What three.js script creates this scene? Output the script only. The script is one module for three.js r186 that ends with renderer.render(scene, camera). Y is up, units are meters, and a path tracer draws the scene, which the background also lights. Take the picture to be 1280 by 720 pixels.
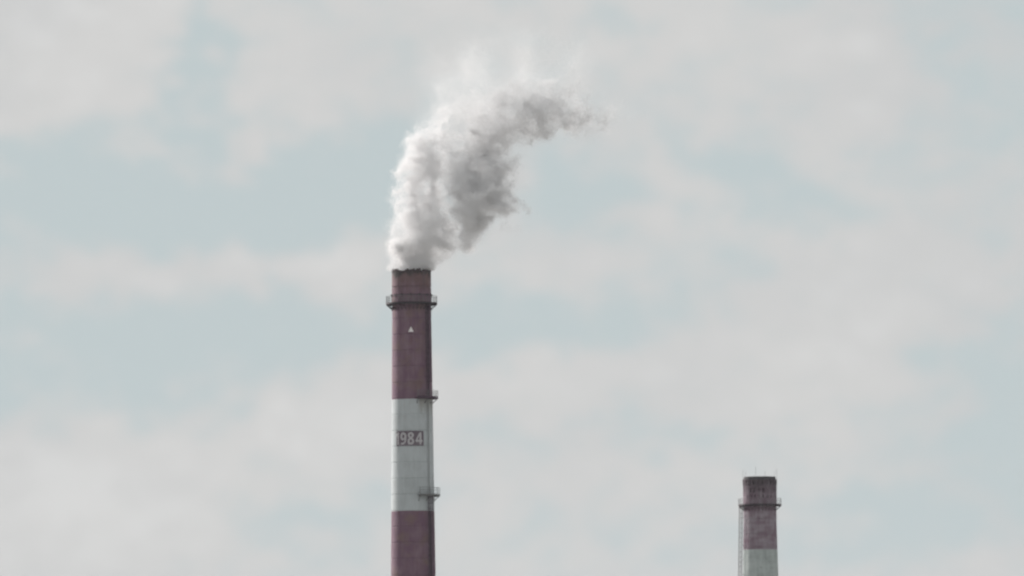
import * as THREE from 'three';
import { ImprovedNoise } from 'three/addons/math/ImprovedNoise.js';
import { mergeGeometries } from 'three/addons/utils/BufferGeometryUtils.js';

// ---------------------------------------------------------------- camera, sky, sun, exposure
const scene = new THREE.Scene();
const DEG = Math.PI / 180;
const PITCH = 3.9;                                            // degrees the long lens looks up
const camera = new THREE.PerspectiveCamera(5.153, 16 / 9, 1, 30000);
camera.rotation.order = 'YXZ';
camera.position.set(0, 1.7, 1000);
camera.focus = 400; camera.userData.fStop = 1.05;                // the long lens is focused a little short, so all is slightly soft
camera.rotation.set(PITCH * DEG, 0, -0.42 * DEG);

const SUN_AZ = 131 * DEG, SUN_EL = 24 * DEG;                  // azimuth from the camera's side (+z) round to the left
const sunDir = new THREE.Vector3(-Math.sin(SUN_AZ) * Math.cos(SUN_EL), Math.sin(SUN_EL), Math.cos(SUN_AZ) * Math.cos(SUN_EL));
const SUN_POWER = 5.0, EXPOSURE = 1.25, HAZE = 3.2e-5;
const SKY_BLUE = [0.417, 0.473, 0.484], SKY_CLOUD = [0.508, 0.508, 0.503], SKY_GREY = [0.437, 0.449, 0.457];

const perlin = new ImprovedNoise();
const noise = (x, y, z) => perlin.noise(x, y, z);
function fbm(x, y, z, octaves, gain = 0.5) {
  let s = 0, a = 1, t = 0;
  for (let i = 0; i < octaves; i++) { s += a * noise(x, y, z); t += a; a *= gain; x = x * 2.03 + 17.1; y = y * 2.03 + 5.7; z = z * 2.03 + 11.3; }
  return s / t;
}
const clamp01 = (x) => Math.min(1, Math.max(0, x));
const smooth = (a, b, x) => { const t = clamp01((x - a) / (b - a)); return t * t * (3 - 2 * t); };
function rng(seed) { let s = seed >>> 0; return () => { s = (s + 0x6d2b79f5) >>> 0; let t = s; t = Math.imul(t ^ (t >>> 15), t | 1); t ^= t + Math.imul(t ^ (t >>> 7), t | 61); return ((t ^ (t >>> 14)) >>> 0) / 4294967296; }; }

// thin broken cloud over a pale blue sky: u to the right and v upwards of the view direction, in units of 0.716 degrees
// [u, v, half-width, half-height, turn in degrees, openness (+ blue gap, - cloud)]
const GAPS = [
  [-4.6, -0.8, 3.2, 0.85, 9, 1.4], [-5.4, 1.15, 2.0, 0.72, -4, 1.15], [-3.2, 1.1, 1.5, 0.62, 0, 1.1], [-1.9, 1.4, 1.1, 0.66, 5, 1.1], [-4.2, 0.95, 3.0, 0.35, 0, 0.5],
  [-3.74, 3.05, 0.26, 0.6, -14, 1.5], [-4.1, 2.1, 0.42, 0.45, -20, 0.8], [-3.5, 0.27, 2.0, 0.2, 2, -1.2], [-2.2, 0.4, 1.1, 0.3, 10, -0.5],
  [-4.3, 1.5, 0.75, 0.15, -8, -1.0], [-3.35, 1.6, 0.2, 0.42, -25, -0.9], [-2.55, 2.65, 0.7, 0.75, 0, -0.6], [-5.3, 3.0, 1.6, 0.9, 0, -0.7],
  [0.2, -0.42, 1.8, 0.42, 3, 1.15], [0.6, 1.25, 0.7, 0.55, 0, 1.0], [1.3, 1.1, 1.0, 0.25, -5, 0.5], [2.4, 0.25, 0.5, 0.3, 0, 0.5],
  [3.3, 1.1, 0.95, 0.42, -38, 1.15], [2.4, 1.9, 0.8, 0.5, -20, 0.45], [6.2, 2.8, 0.9, 1.2, 20, 0.8], [5.2, 1.9, 1.0, 0.5, 20, 0.4],
  [6.1, -1.3, 0.75, 0.8, 10, 1.0], [5.4, -2.9, 1.6, 0.5, 5, 0.75], [4.5, -2.2, 1.2, 0.3, 0, 0.35], [1.9, -1.9, 1.3, 0.3, -14, 0.6], [-0.4, -1.9, 0.8, 0.3, 0, 0.35],
  [-2.8, -3.0, 1.1, 0.45, -12, 0.6], [-1.4, -2.8, 0.7, 0.4, -8, 0.4], [1.2, -3.1, 0.9, 0.3, -5, 0.35], [-0.4, 3.0, 0.9, 0.4, 12, 0.3], [1.5, 3.2, 0.5, 0.2, -12, 0.45], [3.0, 3.55, 0.6, 0.2, 0, 0.4],
  [-5.5, -2.6, 1.6, 0.9, 0, -0.7], [-2.2, -1.6, 1.3, 0.5, 14, -0.7], [0.6, -1.1, 1.6, 0.45, 8, -0.5], [3.6, -0.8, 1.6, 0.9, 10, -0.6], [4.9, 0.2, 1.2, 0.6, -5, -0.5], [4.3, 2.9, 1.0, 0.7, -20, -0.4],
].map(([u, v, a, b, t, s]) => [u, v, 1 / a, 1 / b, Math.cos(t * DEG), Math.sin(t * DEG), s]);
function skyTexture() {
  const W = 4096, H = 2048, data = new Float32Array(W * H * 4);
  for (let row = 0; row < H; row++) {
    const el = ((row + 0.5) / H - 0.5) * Math.PI, sy = Math.sin(el), cy = Math.cos(el);
    for (let col = 0; col < W; col++) {
      const at = (row * W + col) * 4, round = ((col + 0.5) / W - 0.5) * 2 * Math.PI, x = Math.cos(round) * cy, z = Math.sin(round) * cy;
      let open = 0.40, near = 0;
      if (el > -0.02) {
        const az = Math.atan2(x, -z), f = 46 - 24 * smooth(0.15, 0.7, el);                          // larger clouds overhead
        const n = fbm(x * f, sy * f * 1.9, z * f, el < 0.2 ? 6 : 4, 0.6), big = fbm(x * 9 + 4, sy * 22, z * 9, 3);
        open += n * 1.1 + big * 0.45;
        let u = az * 80, v = (el / DEG - PITCH) * DEG * 80;
        if (Math.abs(u) < 13 && v > -6 && v < 9) {
          u += 0.5 * noise(x * 80, sy * 130, z * 80 + 3) + 0.5 * noise(x * 190, sy * 270, z * 190 + 7) + 0.2 * noise(x * 420, sy * 520, z * 420 + 2); v += 0.26 * noise(x * 80 + 9, sy * 130, z * 80) + 0.24 * noise(x * 200, sy * 270, z * 200 + 1) + 0.12 * noise(x * 420 + 5, sy * 520, z * 420);
          for (const [gu, gv, ia, ib, c, s, k] of GAPS) { const du = u - gu, dv = v - gv, p = (du * c + dv * s) * ia, q = (dv * c - du * s) * ib, e = p * p + q * q; if (e < 9) near += k * Math.exp(-e * e * 0.35 - e * 0.55); }
          open += near * 0.66 - 0.05 - n * 0.4 + 1.05 * fbm(x * 140, sy * 260, z * 130 + 9, 5, 0.65);
        }
        const gap = smooth(0.18, 1.08, open), grey = smooth(-0.25, 0.35, fbm(x * 26 + 30, sy * 40, z * 26, 3)) * 0.28 + 0.28 * smooth(2.5, 7, az * 80) * smooth(9, 6.5, Math.abs(az * 80));
        const thick = smooth(0.3, -0.7, open) * 0.10;
        const toSun = x * sunDir.x + sy * sunDir.y + z * sunDir.z, glow = 0.16 * Math.pow(Math.max(0, toSun), 12) + 0.35 * Math.pow(Math.max(0, toSun), 120), zen = smooth(0.2, 1.3, el) * 0.18;
        for (let c = 0; c < 3; c++) { const cloud = SKY_CLOUD[c] * (1 + thick) * (1 - grey) + SKY_GREY[c] * grey; data[at + c] = (cloud + (SKY_BLUE[c] * (1 - zen * [1, 0.7, 0.3][c]) - cloud) * gap) * (1 + glow); }
      } else for (let c = 0; c < 3; c++) data[at + c] = SKY_CLOUD[c] * 0.9;
      data[at + 3] = 1;
    }
  }
  const t = new THREE.DataTexture(data, W, H, THREE.RGBAFormat, THREE.FloatType);
  t.mapping = THREE.EquirectangularReflectionMapping; t.magFilter = THREE.LinearFilter; t.needsUpdate = true;
  return t;
}
const sky = skyTexture();
scene.background = sky; scene.environment = sky;
scene.fog = new THREE.FogExp2(new THREE.Color().setRGB(0.93, 0.965, 1.0), HAZE);

const sun = new THREE.DirectionalLight(new THREE.Color().setRGB(1, 0.945, 0.90), SUN_POWER);
sun.position.copy(sunDir).multiplyScalar(600).add(new THREE.Vector3(0, 60, 0));
sun.target.position.set(0, 60, 0);
sun.castShadow = true; sun.shadow.mapSize.set(4096, 4096);
Object.assign(sun.shadow.camera, { left: -130, right: 130, top: 130, bottom: -130, near: 10, far: 1500 });
scene.add(sun, sun.target);

const renderer = new THREE.WebGLRenderer({ antialias: true });
renderer.toneMapping = THREE.LinearToneMapping;
renderer.toneMappingExposure = EXPOSURE;
renderer.shadowMap.enabled = true;

// ---------------------------------------------------------------- helpers
function part(name, geometry, material, parent) {
  const m = new THREE.Mesh(geometry, material);
  m.name = name; m.castShadow = m.receiveShadow = true;
  parent.add(m);
  return m;
}
function thing(name, label, category, x, z, group) {
  const g = new THREE.Group(); g.name = name; g.position.set(x, 0, z); g.userData = { label, category };
  if (group) g.userData.group = group;
  scene.add(g);
  return g;
}
// surface swept round the axis: angle 0 faces the camera (+z), positive to the right (+x). profile: [radius, height] pairs, each run keeps its own hard edges
function turned(profile, { a0 = -Math.PI, a1 = Math.PI, n = 96, height = 1, wobble = 0, ends = false } = {}) {
  const pos = [], nor = [], uv = [], idx = [];
  for (let k = 0; k + 1 < profile.length; k++) {
    const [r0, h0] = profile[k], [r1, h1] = profile[k + 1], len = Math.hypot(r1 - r0, h1 - h0) || 1, nr = -(h1 - h0) / len, nh = (r1 - r0) / len, base = pos.length / 3;
    for (let i = 0; i <= n; i++) {
      const a = a0 + ((a1 - a0) * i) / n, s = Math.sin(a), c = Math.cos(a), w = 1 + wobble * noise(s * 2.1 + 3, c * 2.1, h0 * 0.4);
      pos.push(r0 * w * s, h0, r0 * w * c, r1 * w * s, h1, r1 * w * c);
      nor.push(nr * s, nh, nr * c, nr * s, nh, nr * c);
      uv.push(a / (2 * Math.PI) + 0.5, h0 / height, a / (2 * Math.PI) + 0.5, h1 / height);
      if (i < n) { const q = base + i * 2; idx.push(q, q + 1, q + 2, q + 2, q + 1, q + 3); }
    }
  }
  const g = new THREE.BufferGeometry();
  g.setAttribute('position', new THREE.Float32BufferAttribute(pos, 3)); g.setAttribute('normal', new THREE.Float32BufferAttribute(nor, 3)); g.setAttribute('uv', new THREE.Float32BufferAttribute(uv, 2)); g.setIndex(idx);
  return g;
}
const UPV = new THREE.Vector3(0, 1, 0);
function rod(a, b, r, sides = 6) {                                      // round bar between two points
  const A = new THREE.Vector3(...a), B = new THREE.Vector3(...b), d = B.clone().sub(A), g = new THREE.CylinderGeometry(r, r, d.length(), sides);
  g.applyQuaternion(new THREE.Quaternion().setFromUnitVectors(UPV, d.clone().normalize())); g.translate(...A.add(B).multiplyScalar(0.5).toArray());
  return g;
}
const pol = (r, a, h) => [r * Math.sin(a), h, r * Math.cos(a)];
function hoop(r, h, t, { a0 = -Math.PI, a1 = Math.PI, n = 72 } = {}) {  // round rail following the shaft
  const pts = []; for (let i = 0; i <= n; i++) pts.push(new THREE.Vector3(...pol(r, a0 + ((a1 - a0) * i) / n, h)));
  return new THREE.TubeGeometry(new THREE.CatmullRomCurve3(pts), n, t, 5);
}
function texture(W, H, fn, srgb) {                                      // fn(u, v) -> linear [r, g, b]
  const data = new Uint8Array(W * H * 4), enc = (x) => Math.round(255 * (srgb ? (x <= 0.0031308 ? 12.92 * x : 1.055 * Math.pow(x, 1 / 2.4) - 0.055) : x));
  for (let j = 0; j < H; j++) for (let i = 0; i < W; i++) { const c = fn((i + 0.5) / W, (j + 0.5) / H), at = (j * W + i) * 4; for (let k = 0; k < 3; k++) data[at + k] = enc(clamp01(c[k])); data[at + 3] = 255; }
  const t = new THREE.DataTexture(data, W, H, THREE.RGBAFormat);
  t.wrapS = THREE.RepeatWrapping; t.magFilter = THREE.LinearFilter; t.minFilter = THREE.LinearMipmapLinearFilter; t.generateMipmaps = true;
  if (srgb) t.colorSpace = THREE.SRGBColorSpace;
  t.needsUpdate = true;
  return t;
}
const mix3 = (a, b, t) => [a[0] + (b[0] - a[0]) * t, a[1] + (b[1] - a[1]) * t, a[2] + (b[2] - a[2]) * t];

// ---------------------------------------------------------------- setting
{
  const grass = texture(512, 512, (u, v) => { const n = fbm(u * 40, v * 40, 2, 4) * 0.5 + 0.5; return mix3([0.13, 0.13, 0.12], [0.26, 0.25, 0.235], smooth(0.3, 0.7, n)); }, true);
  grass.wrapT = THREE.RepeatWrapping; grass.repeat.set(60, 60);
  const g = new THREE.CircleGeometry(7000, 96); g.rotateX(-Math.PI / 2);
  const m = part('ground', g, new THREE.MeshStandardMaterial({ map: grass, roughness: 1 }), scene);
  m.userData = { kind: 'structure', label: 'open pale gravelly ground far below the two chimneys' };
}

// ---------------------------------------------------------------- shared pieces of both chimneys
const steelDark = new THREE.MeshStandardMaterial({ color: new THREE.Color().setRGB(0.035, 0.026, 0.034), roughness: 0.7, metalness: 0.2 });
const steelRed = new THREE.MeshStandardMaterial({ color: new THREE.Color().setRGB(0.06, 0.03, 0.055), roughness: 0.75 });
const steelGrey = new THREE.MeshStandardMaterial({ color: new THREE.Color().setRGB(0.13, 0.13, 0.13), roughness: 0.7 });

const steelPale = new THREE.MeshStandardMaterial({ color: new THREE.Color().setRGB(0.30, 0.31, 0.315), roughness: 0.8 });

// walkway round the shaft (or round a sector of it) on triangular brackets, with a three-rail railing
function walkway(parent, name, { h, rIn, rOut, drop, rail = 1.15, a0 = -Math.PI, a1 = Math.PI, brackets = 34, deckMaterial = steelDark, railMaterial = steelGrey, thick = 0.14, bar = 0.03 }) {
  const full = a1 - a0 > 6.2, n = Math.max(12, Math.round(96 * (a1 - a0) / 6.283));
  const deckGeo = [turned([[rIn - 0.05, h - thick], [rIn - 0.05, h], [rOut - 0.02, h], [rOut - 0.02, h + 0.14], [rOut, h + 0.14], [rOut, h - thick], [rIn - 0.05, h - thick]].reverse(), { a0, a1, n })];
  const deck = part(name, mergeGeometries(deckGeo), deckMaterial, parent);
  const count = full ? brackets : brackets - 1;
  for (let i = 0; i <= count - (full ? 1 : 0); i++) {
    const a = full ? a0 + ((i + 0.5) / brackets) * (a1 - a0) : a0 + 0.03 + (i / count) * (a1 - a0 - 0.06);
    part('bracket', mergeGeometries([rod(pol(rOut - 0.08, a, h - thick - 0.04), pol(rIn - 0.02, a, h - drop), 0.035), rod(pol(rIn - 0.02, a, h - thick - 0.03), pol(rOut - 0.05, a, h - thick - 0.03), 0.04), rod(pol(rIn + 0.02, a, h - drop + 0.25), pol(rIn + 0.02, a, h - drop - 0.1), 0.05)]), deckMaterial, deck);
    part('railing_post', rod(pol(rOut - 0.04, a, h), pol(rOut - 0.04, a, h + rail), bar), railMaterial, deck);
    if (!full && (i === 0 || i === count)) for (const y of [rail, rail * 0.66, rail * 0.33]) part('handrail', rod(pol(rOut - 0.04, a, h + y), pol(rIn, a, h + y), bar), railMaterial, deck);
  }
  for (const y of [rail, rail * 0.66, rail * 0.33]) part('handrail', hoop(rOut - 0.04, h + y, bar, { a0, a1, n }), railMaterial, deck);
  return deck;
}
// climbing ladder at angle a between two heights, standing off the shaft; its cage of hoops and straps is a sub-part
function ladder(parent, a, h0, h1, radius, material, { gap = 0.22, half = 0.24, cage = 0.72, hoopEvery = 0.9, bar = 0.035, caged = true } = {}) {
  const e = [Math.cos(a), 0, -Math.sin(a)], o = [Math.sin(a), 0, Math.cos(a)];                 // along the shaft's side, outwards
  const at = (side, out, h) => { const r = radius(h) + gap; return [o[0] * (r + out) + e[0] * side, h, o[2] * (r + out) + e[2] * side]; };
  const bars = [rod(at(-half, 0, h0), at(-half, 0, h1), bar), rod(at(half, 0, h0), at(half, 0, h1), bar)];
  for (let h = h0 + 0.15; h < h1; h += 0.33) bars.push(rod(at(-half, 0, h), at(half, 0, h), bar * 0.55, 4));
  for (let h = h0 + 0.5; h < h1; h += 2.5) for (const s of [-half, half]) bars.push(rod(at(s, 0, h), at(s, -gap - 0.03, h), bar));
  const l = part('ladder', mergeGeometries(bars), material, parent);
  if (!caged) return l;
  const c = [], ring = (t) => [-Math.cos(t) * (half + 0.12), Math.sin(t) * cage];
  for (let h = h0 + 2.2; h < h1; h += hoopEvery) {
    const pts = []; for (let i = 0; i <= 14; i++) { const [s, q] = ring((i / 14) * Math.PI); pts.push(new THREE.Vector3(...at(s, q, h))); }
    c.push(new THREE.TubeGeometry(new THREE.CatmullRomCurve3(pts), 14, bar, 4));
  }
  for (const t of [0.35, 0.95, 1.57, 2.19, 2.79]) { const [s, q] = ring(t); c.push(rod(at(s, q, h0 + 2.2), at(s, q, h1), bar * 0.9, 4)); }
  part('safety_cage', mergeGeometries(c), material, l);
  return l;
}

// ---------------------------------------------------------------- the tall smoking chimney
const MX = -15.74, MH = 72.5, LIFT = 2.5;
const mainR = (h) => 3.07 + (64.5 - h) * 0.0105;
{
  const redDeep = [0.138, 0.072, 0.112], redFaded = [0.198, 0.128, 0.160], white = [0.455, 0.492, 0.505], whiteDirt = [0.33, 0.355, 0.36], soot = [0.028, 0.024, 0.027], rust = [0.16, 0.08, 0.06];
  const ringTone = rng(41), tones = Array.from({ length: 30 }, () => ringTone());
  const map = texture(1024, 2048, (u, v) => {
    const a = (u - 0.5) * 2 * Math.PI, s = Math.sin(a) * 3.1, c = Math.cos(a) * 3.1, h = v * MH, down = MH - h, k = Math.floor(down / LIFT), into = down / LIFT - k;
    const patch = fbm(s * 0.7, h * 0.4, c * 0.7, 5), streak = fbm(s * 2.6 + 7, h * 0.12, c * 2.6, 3), fine = fbm(s * 6, h * 6, c * 6 + 4, 2);
    const band = Math.floor((down + 0.05 * noise(s * 3, 1, c * 3)) / (down < 20 ? 20 : 17.5));
    const b = down < 20.03 + 0.06 * fine ? 0 : 1 + Math.floor((down - 20) / 17.5);
    let col;
    if (b % 2 === 0) col = mix3(redDeep, redFaded, clamp01(0.28 + patch * 1.2 + streak * 0.6 + (tones[k] - 0.5) * 0.4)), col = mix3(col, [0.165, 0.105, 0.10], 0.75 * smooth(-0.05, 0.45, fbm(s * 0.5 + 40, h * 0.5, c * 0.5, 5)));
    else col = mix3(white, whiteDirt, clamp01(0.2 + patch * 0.6 + streak * 0.35 + (tones[k] - 0.5) * 0.2));
    // drips of rust below the ring joints, soot licked down from the rim
    const drip = smooth(0.18, 0.5, noise(s * 4 + 30, h * 0.25, c * 4)) * smooth(0.9, 0.0, into);
    col = mix3(col, rust, drip * (b % 2 ? 0.12 : 0.3));
    if (b === 0) col = mix3(col, [0.13, 0.078, 0.066], 0.7 * smooth(4.2, 0.6, down + 2.6 * patch + 1.6 * streak));
    const lick = down - 0.5 - 1.5 * fbm(s * 0.9 + 3, h * 0.3, c * 0.9, 4) - 0.5 * fine;
    col = mix3(col, soot, 0.9 * smooth(0.55, -0.1, lick));
    col = mix3(col, [0.10, 0.07, 0.08], 0.55 * smooth(0.15, 0.55, noise(s * 1.3 + 9, h * 0.10, c * 1.3)) * smooth(9, 1, down + 3 * patch));
    const deg = a / DEG + 3 * noise(h * 0.5, 3, 1) + 2 * noise(h * 2.2, 7, 1);
    if (b % 2 === 1) col = mix3(col, [0.25, 0.235, 0.205], smooth(16, 24, deg) * smooth(120, 100, deg) * smooth(23.4, 20.4, down + 2.2 * streak + 0.6 * fine) * 0.65);
    return col.map((x) => x * (1 + fine * 0.10));
  }, true);
  const bump = texture(512, 1024, (u, v) => { const a = (u - 0.5) * 2 * Math.PI, s = Math.sin(a) * 3.1, c = Math.cos(a) * 3.1, h = v * MH, x = 0.5 + 0.35 * fbm(s * 3, h * 1.2, c * 3, 3) + 0.1 * fbm(s * 9, h * 0.4, c * 9, 2); return [x, x, x]; });
  const paint = new THREE.MeshStandardMaterial({ map, bumpMap: bump, bumpScale: 0.05, roughness: 0.88 });
  const lining = new THREE.MeshStandardMaterial({ color: new THREE.Color().setRGB(0.03, 0.027, 0.027), roughness: 1 });

  const t = thing('tall_chimney', 'tall red and white banded chimney marked 1984, smoke pouring from its top', 'chimney', MX, 0, 'power station chimneys');
  // the shaft, one ring per concrete pour, each ending in a sunken joint
  for (let k = 0; k < 29; k++) {
    const top = MH - k * LIFT, bot = top - LIFT, wide = k < 2 ? 0.06 : 0;
    const r = (h) => mainR(h) + wide + (tones[k] - 0.5) * 0.02;
    const profile = [[r(top) - 0.045, top], [r(top) - 0.02, top - 0.001], [r(top), top - 0.03], [r(bot), bot + 0.17], [r(bot) - 0.015, bot + 0.14], [mainR(bot) - 0.05, bot + 0.09 + 0.05 * tones[k]], [mainR(bot) - 0.05, bot]];
    if (k === 0) profile.unshift([r(top) - 0.42, top - 7], [r(top) - 0.40, top - 0.001]);
    const ring = part('shaft_ring', turned(profile, { n: 120, height: MH, wobble: 0.003 }), paint, t);
    if (k === 0) part('flue_lining', turned([[0.01, MH - 6.9], [2.6, MH - 6.9], [2.62, MH - 0.25], [2.7, MH - 0.25]], { n: 60 }), lining, ring);
  }
  {
    const lip = turned([[2.72, MH - 0.02], [2.74, MH + 0.3], [3.04, MH + 0.3], [3.10, MH - 0.02]], { n: 160 }), p = lip.attributes.position;
    for (let i = 0; i < p.count; i++) if (p.getY(i) > MH + 0.1) { const a = Math.atan2(p.getX(i), p.getZ(i)), s = Math.sin(a) * 3, c = Math.cos(a) * 3; p.setY(i, MH + 0.02 + 0.42 * smooth(-0.45, 0.8, noise(s * 1.1, 2.5, c * 1.1) + 0.7 * noise(s * 3.7, 1.5, c * 3.7) + 0.3 * noise(s * 9, 4.5, c * 9))); }
    lip.computeVertexNormals();
    part('crumbling_rim', lip, new THREE.MeshStandardMaterial({ color: new THREE.Color().setRGB(0.055, 0.038, 0.042), roughness: 1 }), t).userData.label = 'soot-black crumbling rim';
  }
  const belt = part('steel_belt', turned([[3.08, MH - 3.62], [3.17, MH - 3.62], [3.17, MH - 3.76], [3.08, MH - 3.76]], { n: 96 }), steelRed, t);
  for (let i = 0; i < 14; i++) { const a = (i / 14) * 2 * Math.PI + 0.42, g = new THREE.BoxGeometry(0.24, 0.3, 0.2); g.rotateY(a); g.translate(...pol(3.2, a, MH - 3.69)); part('belt_clamp', g, steelDark, belt); }
  walkway(t, 'gallery', { h: MH - 5.0, rIn: 3.10, rOut: 4.02, drop: 0.95, brackets: 32 });
  // short balconies on the right-hand side, reached from the ladder
  walkway(t, 'balcony', { h: MH - 19.75, rIn: mainR(52), rOut: 4.08, drop: 0.9, a0: 13 * DEG, a1: 112 * DEG, brackets: 5, rail: 1.05, deckMaterial: steelRed, railMaterial: steelGrey, thick: 0.14 });
  walkway(t, 'balcony', { h: MH - 35.0, rIn: mainR(37), rOut: 4.28, drop: 0.9, a0: 15 * DEG, a1: 112 * DEG, brackets: 5, rail: 1.15, deckMaterial: steelGrey, railMaterial: steelGrey, thick: 0.14 });
  const LA = 47 * DEG;
  ladder(t, LA, MH - 19.6, MH - 4.9, mainR, steelRed);
  ladder(t, LA, MH - 34.9, MH - 19.9, mainR, steelPale, { caged: false, bar: 0.025, gap: 0.14, half: 0.2 });
  ladder(t, LA, MH - 70, MH - 35.1, mainR, steelRed);
  // cable pipe clipped beside the ladder
  const pipe = (h0, h1, m, a, r) => part('cable_pipe', rod(pol(mainR(h0) + r + 0.02, a, h0), pol(mainR(h1) + r + 0.02, a, h1), r, 10), m, t);
  pipe(MH - 20, MH - 5.3, steelRed, 55 * DEG, 0.09); pipe(MH - 37.5, MH - 20, steelPale, 51 * DEG, 0.03); pipe(4, MH - 37.5, steelRed, 53 * DEG, 0.09);

  // painted date on a plate that follows the curve
  {
    const W = 512, H = 256, cv = document.createElement('canvas'); cv.width = W; cv.height = H;
    const c = cv.getContext('2d');
    c.fillStyle = '#665b64'; c.fillRect(0, 0, W, H);
    const rr = rng(5);
    for (let i = 0; i < 260; i++) { c.fillStyle = `rgba(${rr() < 0.5 ? '60,50,56' : '140,130,136'},${0.05 + rr() * 0.1})`; c.fillRect(rr() * W, rr() * H, 4 + rr() * 16, 4 + rr() * 50); }
    c.fillStyle = '#b2b0b3'; c.font = 'bold 232px sans-serif'; c.textAlign = 'center'; c.textBaseline = 'middle';
    [['1', 0.055], ['9', 0.29], ['8', 0.55], ['4', 0.835]].forEach(([d, x]) => { c.save(); c.translate(x * W, H * 0.52); c.scale(1.02, 1.26); c.fillText(d, 0, 0); c.restore(); });
    for (let i = 0; i < 160; i++) { c.fillStyle = `rgba(${rr() < 0.5 ? '98,86,94' : '165,165,168'},${0.08 + rr() * 0.2})`; c.fillRect(rr() * W, H * (1 - rr() * rr()), 3 + rr() * 10, 6 + rr() * 26); }
    for (let i = 0; i < 70; i++) { c.fillStyle = `rgba(168,170,172,${0.15 + rr() * 0.35})`; c.fillRect(rr() * W, H * (1 - 0.28 * rr() * rr()), 8 + rr() * 30, 3 + rr() * 12); }
    const tex = new THREE.CanvasTexture(cv); tex.colorSpace = THREE.SRGBColorSpace;
    const top = MH - 25.05, bot = MH - 27.35, a0 = -48 * DEG, a1 = 33 * DEG, R = mainR(top) + 0.035;
    const g = turned([[R, top], [R + 0.02, bot]], { a0, a1, n: 40 }), uv = g.attributes.uv, p = g.attributes.position;
    for (let i = 0; i < uv.count; i++) uv.setXY(i, (Math.atan2(p.getX(i), p.getZ(i)) - a0) / (a1 - a0), (p.getY(i) - bot) / (top - bot));
    const plate = part('date_plate', g, new THREE.MeshStandardMaterial({ map: tex, roughness: 0.9 }), t);
    plate.userData.label = 'dark plate with the year 1984 in pale numerals';
    part('plate_edge', turned([[R - 0.1, top + 0.01], [R + 0.012, top + 0.01], [R + 0.012, top - 0.03]], { a0, a1, n: 40 }), steelRed, plate);
    part('plate_edge', turned([[R + 0.03, bot + 0.03], [R + 0.03, bot - 0.01], [R - 0.1, bot - 0.01]], { a0, a1, n: 40 }), steelRed, plate);
  }
  // small white triangle
  {
    const s = new THREE.Shape([new THREE.Vector2(-0.42, -0.38), new THREE.Vector2(0.42, -0.38), new THREE.Vector2(0, 0.46)]);
    const g = new THREE.ExtrudeGeometry(s, { depth: 0.05, bevelEnabled: true, bevelThickness: 0.01, bevelSize: 0.01, bevelSegments: 1 });
    const a = -1.5 * DEG, h = MH - 9.2, r = mainR(h) + 0.03; g.rotateY(a); g.translate(...pol(r, a, h));
    part('triangle_sign', g, new THREE.MeshStandardMaterial({ color: new THREE.Color().setRGB(0.78, 0.74, 0.74), roughness: 0.7 }), t).userData.label = 'small white triangle below the gallery';
  }
}

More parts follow.
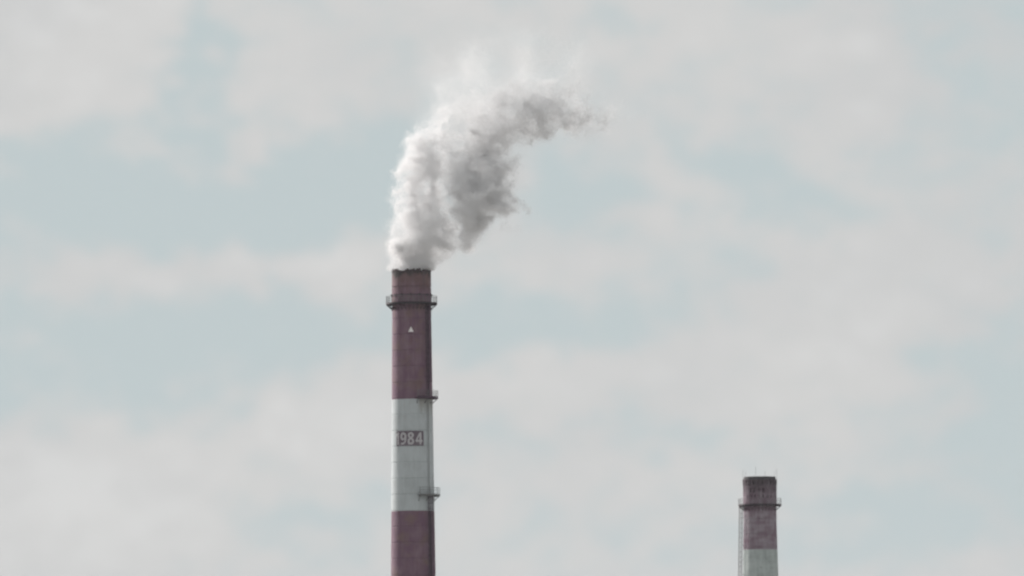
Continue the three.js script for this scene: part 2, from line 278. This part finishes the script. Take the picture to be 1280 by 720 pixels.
// ---------------------------------------------------------------- the lower chimney behind, no smoke
const SX = 43.1, SZ = -120, SH = 44.6;
const smallR = (h) => 2.86 + (SH - 6 - h) * 0.022;
{
  const red = [0.17, 0.11, 0.145], faded = [0.27, 0.235, 0.265], pale = [0.42, 0.465, 0.455], paleDirt = [0.30, 0.335, 0.33], soot = [0.05, 0.036, 0.044];
  const tone = rng(77), tones = Array.from({ length: 40 }, () => tone());
  const map = texture(512, 1024, (u, v) => {
    const a = (u - 0.5) * 2 * Math.PI, s = Math.sin(a) * 2.9, c = Math.cos(a) * 2.9, h = v * SH, down = SH - h, k = Math.floor(down / 1.25);
    const patch = fbm(s * 0.7 + 20, h * 0.5, c * 0.7, 4), streak = fbm(s * 2.6 + 1, h * 0.15, c * 2.6, 3), fine = fbm(s * 6, h * 6, c * 6 + 4, 2), layer = noise(s * 0.4, h * 1.6, c * 0.4 + 8);
    const b = down < 12.75 + 0.07 * fine ? 0 : 1 + Math.floor((down - 12.75) / 12);
    let col = b % 2 === 0 ? mix3(red, faded, clamp01(0.30 + smooth(4, 10, down) * 0.25 + patch * 1.2 + streak * 0.4 + layer * 0.5 + (tones[k] - 0.5) * 0.3)) : mix3(pale, paleDirt, clamp01(0.25 + patch * 1.1 + streak * 0.8 + layer * 0.3));
    col = mix3(col, [0.11, 0.085, 0.10], 0.6 * smooth(0.30, 0.55, fbm(s * 1.5 + 2, h * 2.6, c * 1.5 + 5, 3) + 0.12 * noise(s * 0.3, h * 0.3, c * 0.3)));
    col = mix3(col, soot, 0.85 * smooth(4.6, 0.8, down + 1.4 * patch + 0.6 * fine));
    return col.map((x) => x * (1 + fine * 0.14));
  }, true);
  const bump = texture(512, 1024, (u, v) => { const a = (u - 0.5) * 2 * Math.PI, s = Math.sin(a) * 2.9, c = Math.cos(a) * 2.9, h = v * SH, x = 0.5 + 0.45 * fbm(s * 4, h * 3, c * 4, 3); return [x, x, x]; });
  const paint = new THREE.MeshStandardMaterial({ map, bumpMap: bump, bumpScale: 0.12, roughness: 0.92 });
  const t = thing('short_chimney', 'shorter weathered chimney without smoke, its dark ridged top ringed by thin lightning rods', 'chimney', SX, SZ, 'power station chimneys');
  const crownTop = SH, seat = SH - 0.75;
  // cap, then ridged crown: three proud courses of blocks with sunken courses between
  part('cap', turned([[2.3, crownTop - 3], [2.3, crownTop], [2.74, crownTop], [2.80, crownTop - 0.12], [2.80, seat]], { n: 96, height: SH, wobble: 0.006 }), new THREE.MeshStandardMaterial({ color: new THREE.Color().setRGB(0.055, 0.05, 0.055), roughness: 0.9, bumpMap: bump, bumpScale: 0.1 }), t);
  const RC = 2.93, rows = [[0.72, 1.42, 24], [2.12, 2.84, 24], [3.26, 3.68, 24]], wall = (y0, y1, proud = 0) => part('crown_band', turned([[RC - 0.4, SH - y0], [RC + proud, SH - y0], [RC + proud, SH - y1], [RC - 0.4, SH - y1]], { n: 96, height: SH, wobble: 0.004 }), paint, t);
  wall(0.5, 0.72, 0.10); wall(1.42, 2.12); wall(2.84, 3.26, 0.02); wall(3.68, 5.0);
  part('crown_core', turned([[2.62, SH - 0.4], [2.62, SH - 4.2]], { n: 72, height: SH }), paint, t);
  const chance = rng(12);
  rows.forEach(([y0, y1, n], row) => {                                   // piers between the dark slots
    for (let i = 0; i < n; i++) {
      const a = ((i + row * 0.1 + 0.16 * (chance() - 0.5)) / n) * 2 * Math.PI, half = (Math.PI / n) * (0.55 + 0.22 * chance() + (chance() < 0.22 ? 0.3 : 0)), R0 = RC + (row ? 0.01 : 0.05), g = turned([[R0, SH - y0 + 0.002], [R0, SH - y1 - 0.002]], { a0: a - half, a1: a + half, n: 4, height: SH }), sides = [g];
      for (const e of [-1, 1]) { const q = new THREE.PlaneGeometry(0.42, y1 - y0); q.rotateY(a + e * half - Math.PI / 2); q.translate(...pol(R0 - 0.21, a + e * half, SH - (y0 + y1) / 2)); const v = 1 - (y0 + y1) / 2 / SH; for (let k = 0; k < q.attributes.uv.count; k++) q.attributes.uv.setXY(k, a / (2 * Math.PI) + 0.5, v); sides.push(q); }
      part('pier', mergeGeometries(sides), paint, t);
    }
  });
  for (let k = 0; k < 16; k++) {
    const top = SH - 5 - k * 2.5, bot = Math.max(0, top - 2.5), off = (tones[k + 20] - 0.5) * 0.03;
    part('shaft_ring', turned([[smallR(top) - 0.06, top], [smallR(top) + off, top - 0.02], [smallR(bot) + off, bot + 0.1], [smallR(bot) - 0.06, bot + 0.08], [smallR(bot) - 0.06, bot]], { n: 96, height: SH, wobble: 0.005 }), paint, t);
  }
  walkway(t, 'gallery', { h: SH - 4.95, rIn: 2.84, rOut: 3.78, drop: 0.95, brackets: 30, bar: 0.02 });
  ladder(t, -84 * DEG, SH - 40, SH - 5.2, smallR, new THREE.MeshStandardMaterial({ color: new THREE.Color().setRGB(0.20, 0.19, 0.19), roughness: 0.8 }), { cage: 0.62, hoopEvery: 0.85, bar: 0.03 });
  for (const [deg, topUp] of [[-76, 1.25], [-128, 1.2], [-15, 1.7], [160, 1.1], [80, 1.4], [118, 1.0]]) {
    const a = deg * DEG;
    part('lightning_rod', mergeGeometries([rod(pol(3.02, a, SH - 2.2), pol(3.02, a, SH + topUp), 0.022, 5), rod(pol(2.7, a, SH - 0.5), pol(3.02, a, SH - 0.5), 0.03, 4)]), steelGrey, t);
  }
}

// ---------------------------------------------------------------- smoke: fine droplets filling billows that drift right and towards the viewer
{
  const COUNT = 2200000, SIDE = 0.062;
  // billow centres in metres from the middle of the chimney mouth: right, up, towards the viewer; radius; droplets per volume
  const B = (px, py, z, r, d) => [(px - 514.8) / 8, (342 - py) / 8, z, r / 8, d];
  const billows = [
    B(514, 352, 0, 22, 0.8), B(505, 335, 0, 18, 0.8), B(526, 336, 0, 17, 0.8), B(512, 322, -0.3, 25, 0.6), B(528, 322, 0.6, 20, 0.6), B(545, 322, 0.8, 15, 0.6), B(510, 300, 0, 24, 0.5), B(535, 300, 1.2, 26, 0.55), B(562, 310, 2.0, 17, 0.6), B(585, 305, 2.6, 15, 0.6),
    B(514, 275, 0, 24, 0.5), B(545, 275, 1.0, 30, 0.38), B(586, 281, 4.6, 23, 0.8), B(602, 287, 5.4, 15, 1.0), B(518, 248, 0, 24, 0.48), B(546, 245, 0.6, 32, 0.36), B(596, 258, 5.4, 28, 1.0), B(618, 262, 7, 22, 1.0), B(632, 248, 7.6, 18, 0.7),
    B(521, 220, 0.2, 25, 0.48), B(546, 212, 0.6, 32, 0.36), B(593, 228, 5, 30, 0.85), B(617, 227, 6.8, 23, 0.75), B(526, 196, 0.4, 25, 0.44), B(551, 188, 1.0, 30, 0.34), B(592, 198, 4.6, 27, 0.5), B(614, 194, 6.4, 22, 0.45),
    B(532, 182, 0.8, 20, 0.3), B(556, 172, 2, 25, 0.28), B(588, 172, 3.6, 28, 0.32), B(612, 172, 5.5, 26, 0.4), B(634, 164, 7, 26, 0.48), B(656, 155, 8.4, 28, 0.42), B(678, 153, 9.6, 28, 0.40), B(700, 160, 10.6, 24, 0.38), B(720, 158, 11.5, 24, 0.32), B(741, 160, 12.5, 21, 0.25), B(762, 156, 13.2, 16, 0.16), B(790, 150, 14.5, 24, 0.07), B(815, 142, 15.5, 28, 0.04), B(684, 132, 9.5, 28, 0.24), B(722, 138, 11.5, 26, 0.2), B(650, 130, 7.5, 30, 0.24), B(610, 145, 5, 34, 0.22), B(575, 150, 3, 30, 0.2),
    B(548, 150, 2, 34, 0.149), B(585, 135, 3.6, 42, 0.149), B(625, 125, 6, 44, 0.149), B(680, 118, 9, 46, 0.14), B(732, 126, 11, 40, 0.11), B(560, 112, 3, 42, 0.14), B(600, 100, 4.5, 54, 0.12), B(640, 95, 6, 60, 0.07), B(720, 100, 10, 56, 0.06), B(655, 90, 7, 54, 0.06), B(710, 95, 9, 50, 0.045), B(585, 72, 4.5, 44, 0.055), B(635, 58, 6, 48, 0.035), B(545, 80, 3, 34, 0.04), B(496, 320, 0, 18, 0.1), B(500, 280, 0, 20, 0.1), B(504, 235, 0, 20, 0.1), B(512, 190, 0.5, 22, 0.1), B(535, 165, 1, 26, 0.14), B(560, 318, 2, 18, 0.1), B(610, 300, 5, 20, 0.1), B(650, 240, 8, 22, 0.1), B(640, 205, 8, 24, 0.1), B(770, 150, 13.5, 20, 0.06), B(740, 185, 12.5, 22, 0.05),
    B(648, 264, 8, 11, 0.34), B(662, 271, 8.6, 6, 0.38), B(636, 292, 7.4, 9, 0.24), B(648, 298, 8, 7, 0.24), B(640, 215, 7.6, 16, 0.2), B(660, 190, 9, 14, 0.14),
  ];
  const R = rng(1984), ball = () => { let x, y, z; do { x = R() * 2 - 1; y = R() * 2 - 1; z = R() * 2 - 1; } while (x * x + y * y + z * z > 1); return [x, y, z]; };
  const shell = () => { const b = ball(), l = Math.hypot(...b) || 1; return b.map((v) => v / l); };
  const puffs = [];
  for (const [x, y, z, r, d] of billows) {
    puffs.push([x, y, z, r * 0.9, d]);
    if (d < 0.15) continue;                                               // thin veils stay soft
    for (let i = 0; i < 11; i++) {                                        // smaller billows swelling from each
      const s = shell(), r1 = r * (0.36 + 0.3 * R()), c = [x + s[0] * r * 0.82, y + s[1] * r * 0.82, z + s[2] * r * 0.82];
      puffs.push([...c, r1, d * (0.7 + 0.7 * R())]);
      for (let j = 0; j < 1; j++) { const q = shell(), r2 = r1 * (0.3 + 0.25 * R()); puffs.push([c[0] + q[0] * r1 * 0.9, c[1] + q[1] * r1 * 0.9, c[2] + q[2] * r1 * 0.9, r2, d * (0.6 + 0.8 * R())]); }
    }
  }
  // dense billows of fine droplets, and thin veils of the finest mist round and above them
  const solid = (p) => p[4] >= 0.15, mass = puffs.filter(solid).reduce((s, p) => s + p[3] ** 3 * p[4], 0);
  const WISP = 0.03, perUnit = 0.7 * (COUNT / mass) * (SIDE / WISP) ** 2;
  const layer = (most) => ({ pos: new Float32Array(most * 9), nor: new Float32Array(most * 9), n: 0, most }), body = layer(COUNT), thinAir = layer(950000);
  for (const [x, y, z, r, d] of puffs) {
    const L = d < 0.15 ? thinAir : body, want = d < 0.15 ? perUnit * r ** 3 * d : (COUNT * r ** 3 * d) / mass, whole = Math.floor(want) + (R() < want % 1 ? 1 : 0), { pos, nor } = L;
    for (let i = 0; i < whole && L.n < L.most; i++) {
      const b = ball(), soft = d < 0.15 ? 0.3 + 1.1 * R() : 0.4 + 0.8 * R(); b[0] *= soft; b[1] *= soft; b[2] *= soft; let px = x + b[0] * r, py = y + b[1] * r, pz = z + b[2] * r;
      // torn and stirred by the wind
      const veil = d < 0.15, grow = veil ? 1.6 : 0.35 + Math.min(0.75, Math.max(0, py) * 0.045), f = veil ? 0.16 : 0.55, g = veil ? 0.5 : 1.7;
      const dx = noise(px * f, py * f, pz * f) * 0.9 + noise(px * g + 5, py * g, pz * g) * (veil ? 0.12 : 0.15), dy = noise(px * f + 31, py * f, pz * f + 7) * 0.9 + noise(px * g, py * g + 9, pz * g) * (veil ? 0.12 : 0.15), dz = noise(px * f, py * f + 13, pz * f + 21) * 0.9;
      px += dx * grow; py += dy * grow; pz += dz * grow;
      const inside = Math.hypot(px, pz);
      if (py < 0.15 && inside > 2.55) continue;                            // below the rim it stays in the flue
      const thin = veil ? smooth(-0.8, 0.4, noise(px * 0.12 + 3, py * 0.12, pz * 0.12) + 0.4 * noise(px * 0.3, py * 0.3 + 3, pz * 0.3)) : d < 0.45 ? smooth(-0.25, 0.25, noise(px * 0.33 + 3, py * 0.33, pz * 0.33) + 0.5 * noise(px * 0.9, py * 0.9 + 3, pz * 0.9)) : smooth(-0.8, 0.0, noise(px * 0.3 + 3, py * 0.3, pz * 0.3));
      if (R() > 0.15 + 0.85 * thin) continue;
      const N = shell(), h = Math.abs(N[1]) < 0.9 ? [0, 1, 0] : [1, 0, 0];
      let ux = h[1] * N[2] - h[2] * N[1], uy = h[2] * N[0] - h[0] * N[2], uz = h[0] * N[1] - h[1] * N[0]; const l = Math.hypot(ux, uy, uz); ux /= l; uy /= l; uz /= l;
      const vx = N[1] * uz - N[2] * uy, vy = N[2] * ux - N[0] * uz, vz = N[0] * uy - N[1] * ux, S = (veil ? WISP : SIDE) * 0.62;
      for (let k = 0; k < 3; k++) {
        const t = k * 2.0944, cu = Math.cos(t) * S, cv = Math.sin(t) * S, o = L.n * 9 + k * 3;
        pos[o] = px + ux * cu + vx * cv; pos[o + 1] = py + uy * cu + vy * cv; pos[o + 2] = pz + uz * cu + vz * cv;
        nor[o] = N[0]; nor[o + 1] = N[1]; nor[o + 2] = N[2];
      }
      L.n++;
    }
  }
  console.log('droplets', body.n, thinAir.n);
  const built = ({ pos, nor, n }) => { const g = new THREE.BufferGeometry(); g.setAttribute('position', new THREE.BufferAttribute(pos.slice(0, n * 9), 3)); g.setAttribute('normal', new THREE.BufferAttribute(nor.slice(0, n * 9), 3)); return g; };
  const vapour = { color: new THREE.Color().setRGB(0.962, 0.960, 0.965), roughness: 1, specularIntensity: 0, transmission: 0.36, thickness: 0, side: THREE.DoubleSide };
  const m = part('smoke', built(body), new THREE.MeshPhysicalMaterial(vapour), scene);
  m.position.set(MX, MH, 0);
  part('smoke_veil', built(thinAir), m.material, m).userData = { kind: 'stuff', label: 'thin translucent veil of smoke above the dense billows' };
  m.userData = { kind: 'stuff', label: 'billowing white and grey smoke drifting right from the top of the tall chimney', category: 'smoke' };
}

renderer.render(scene, camera);
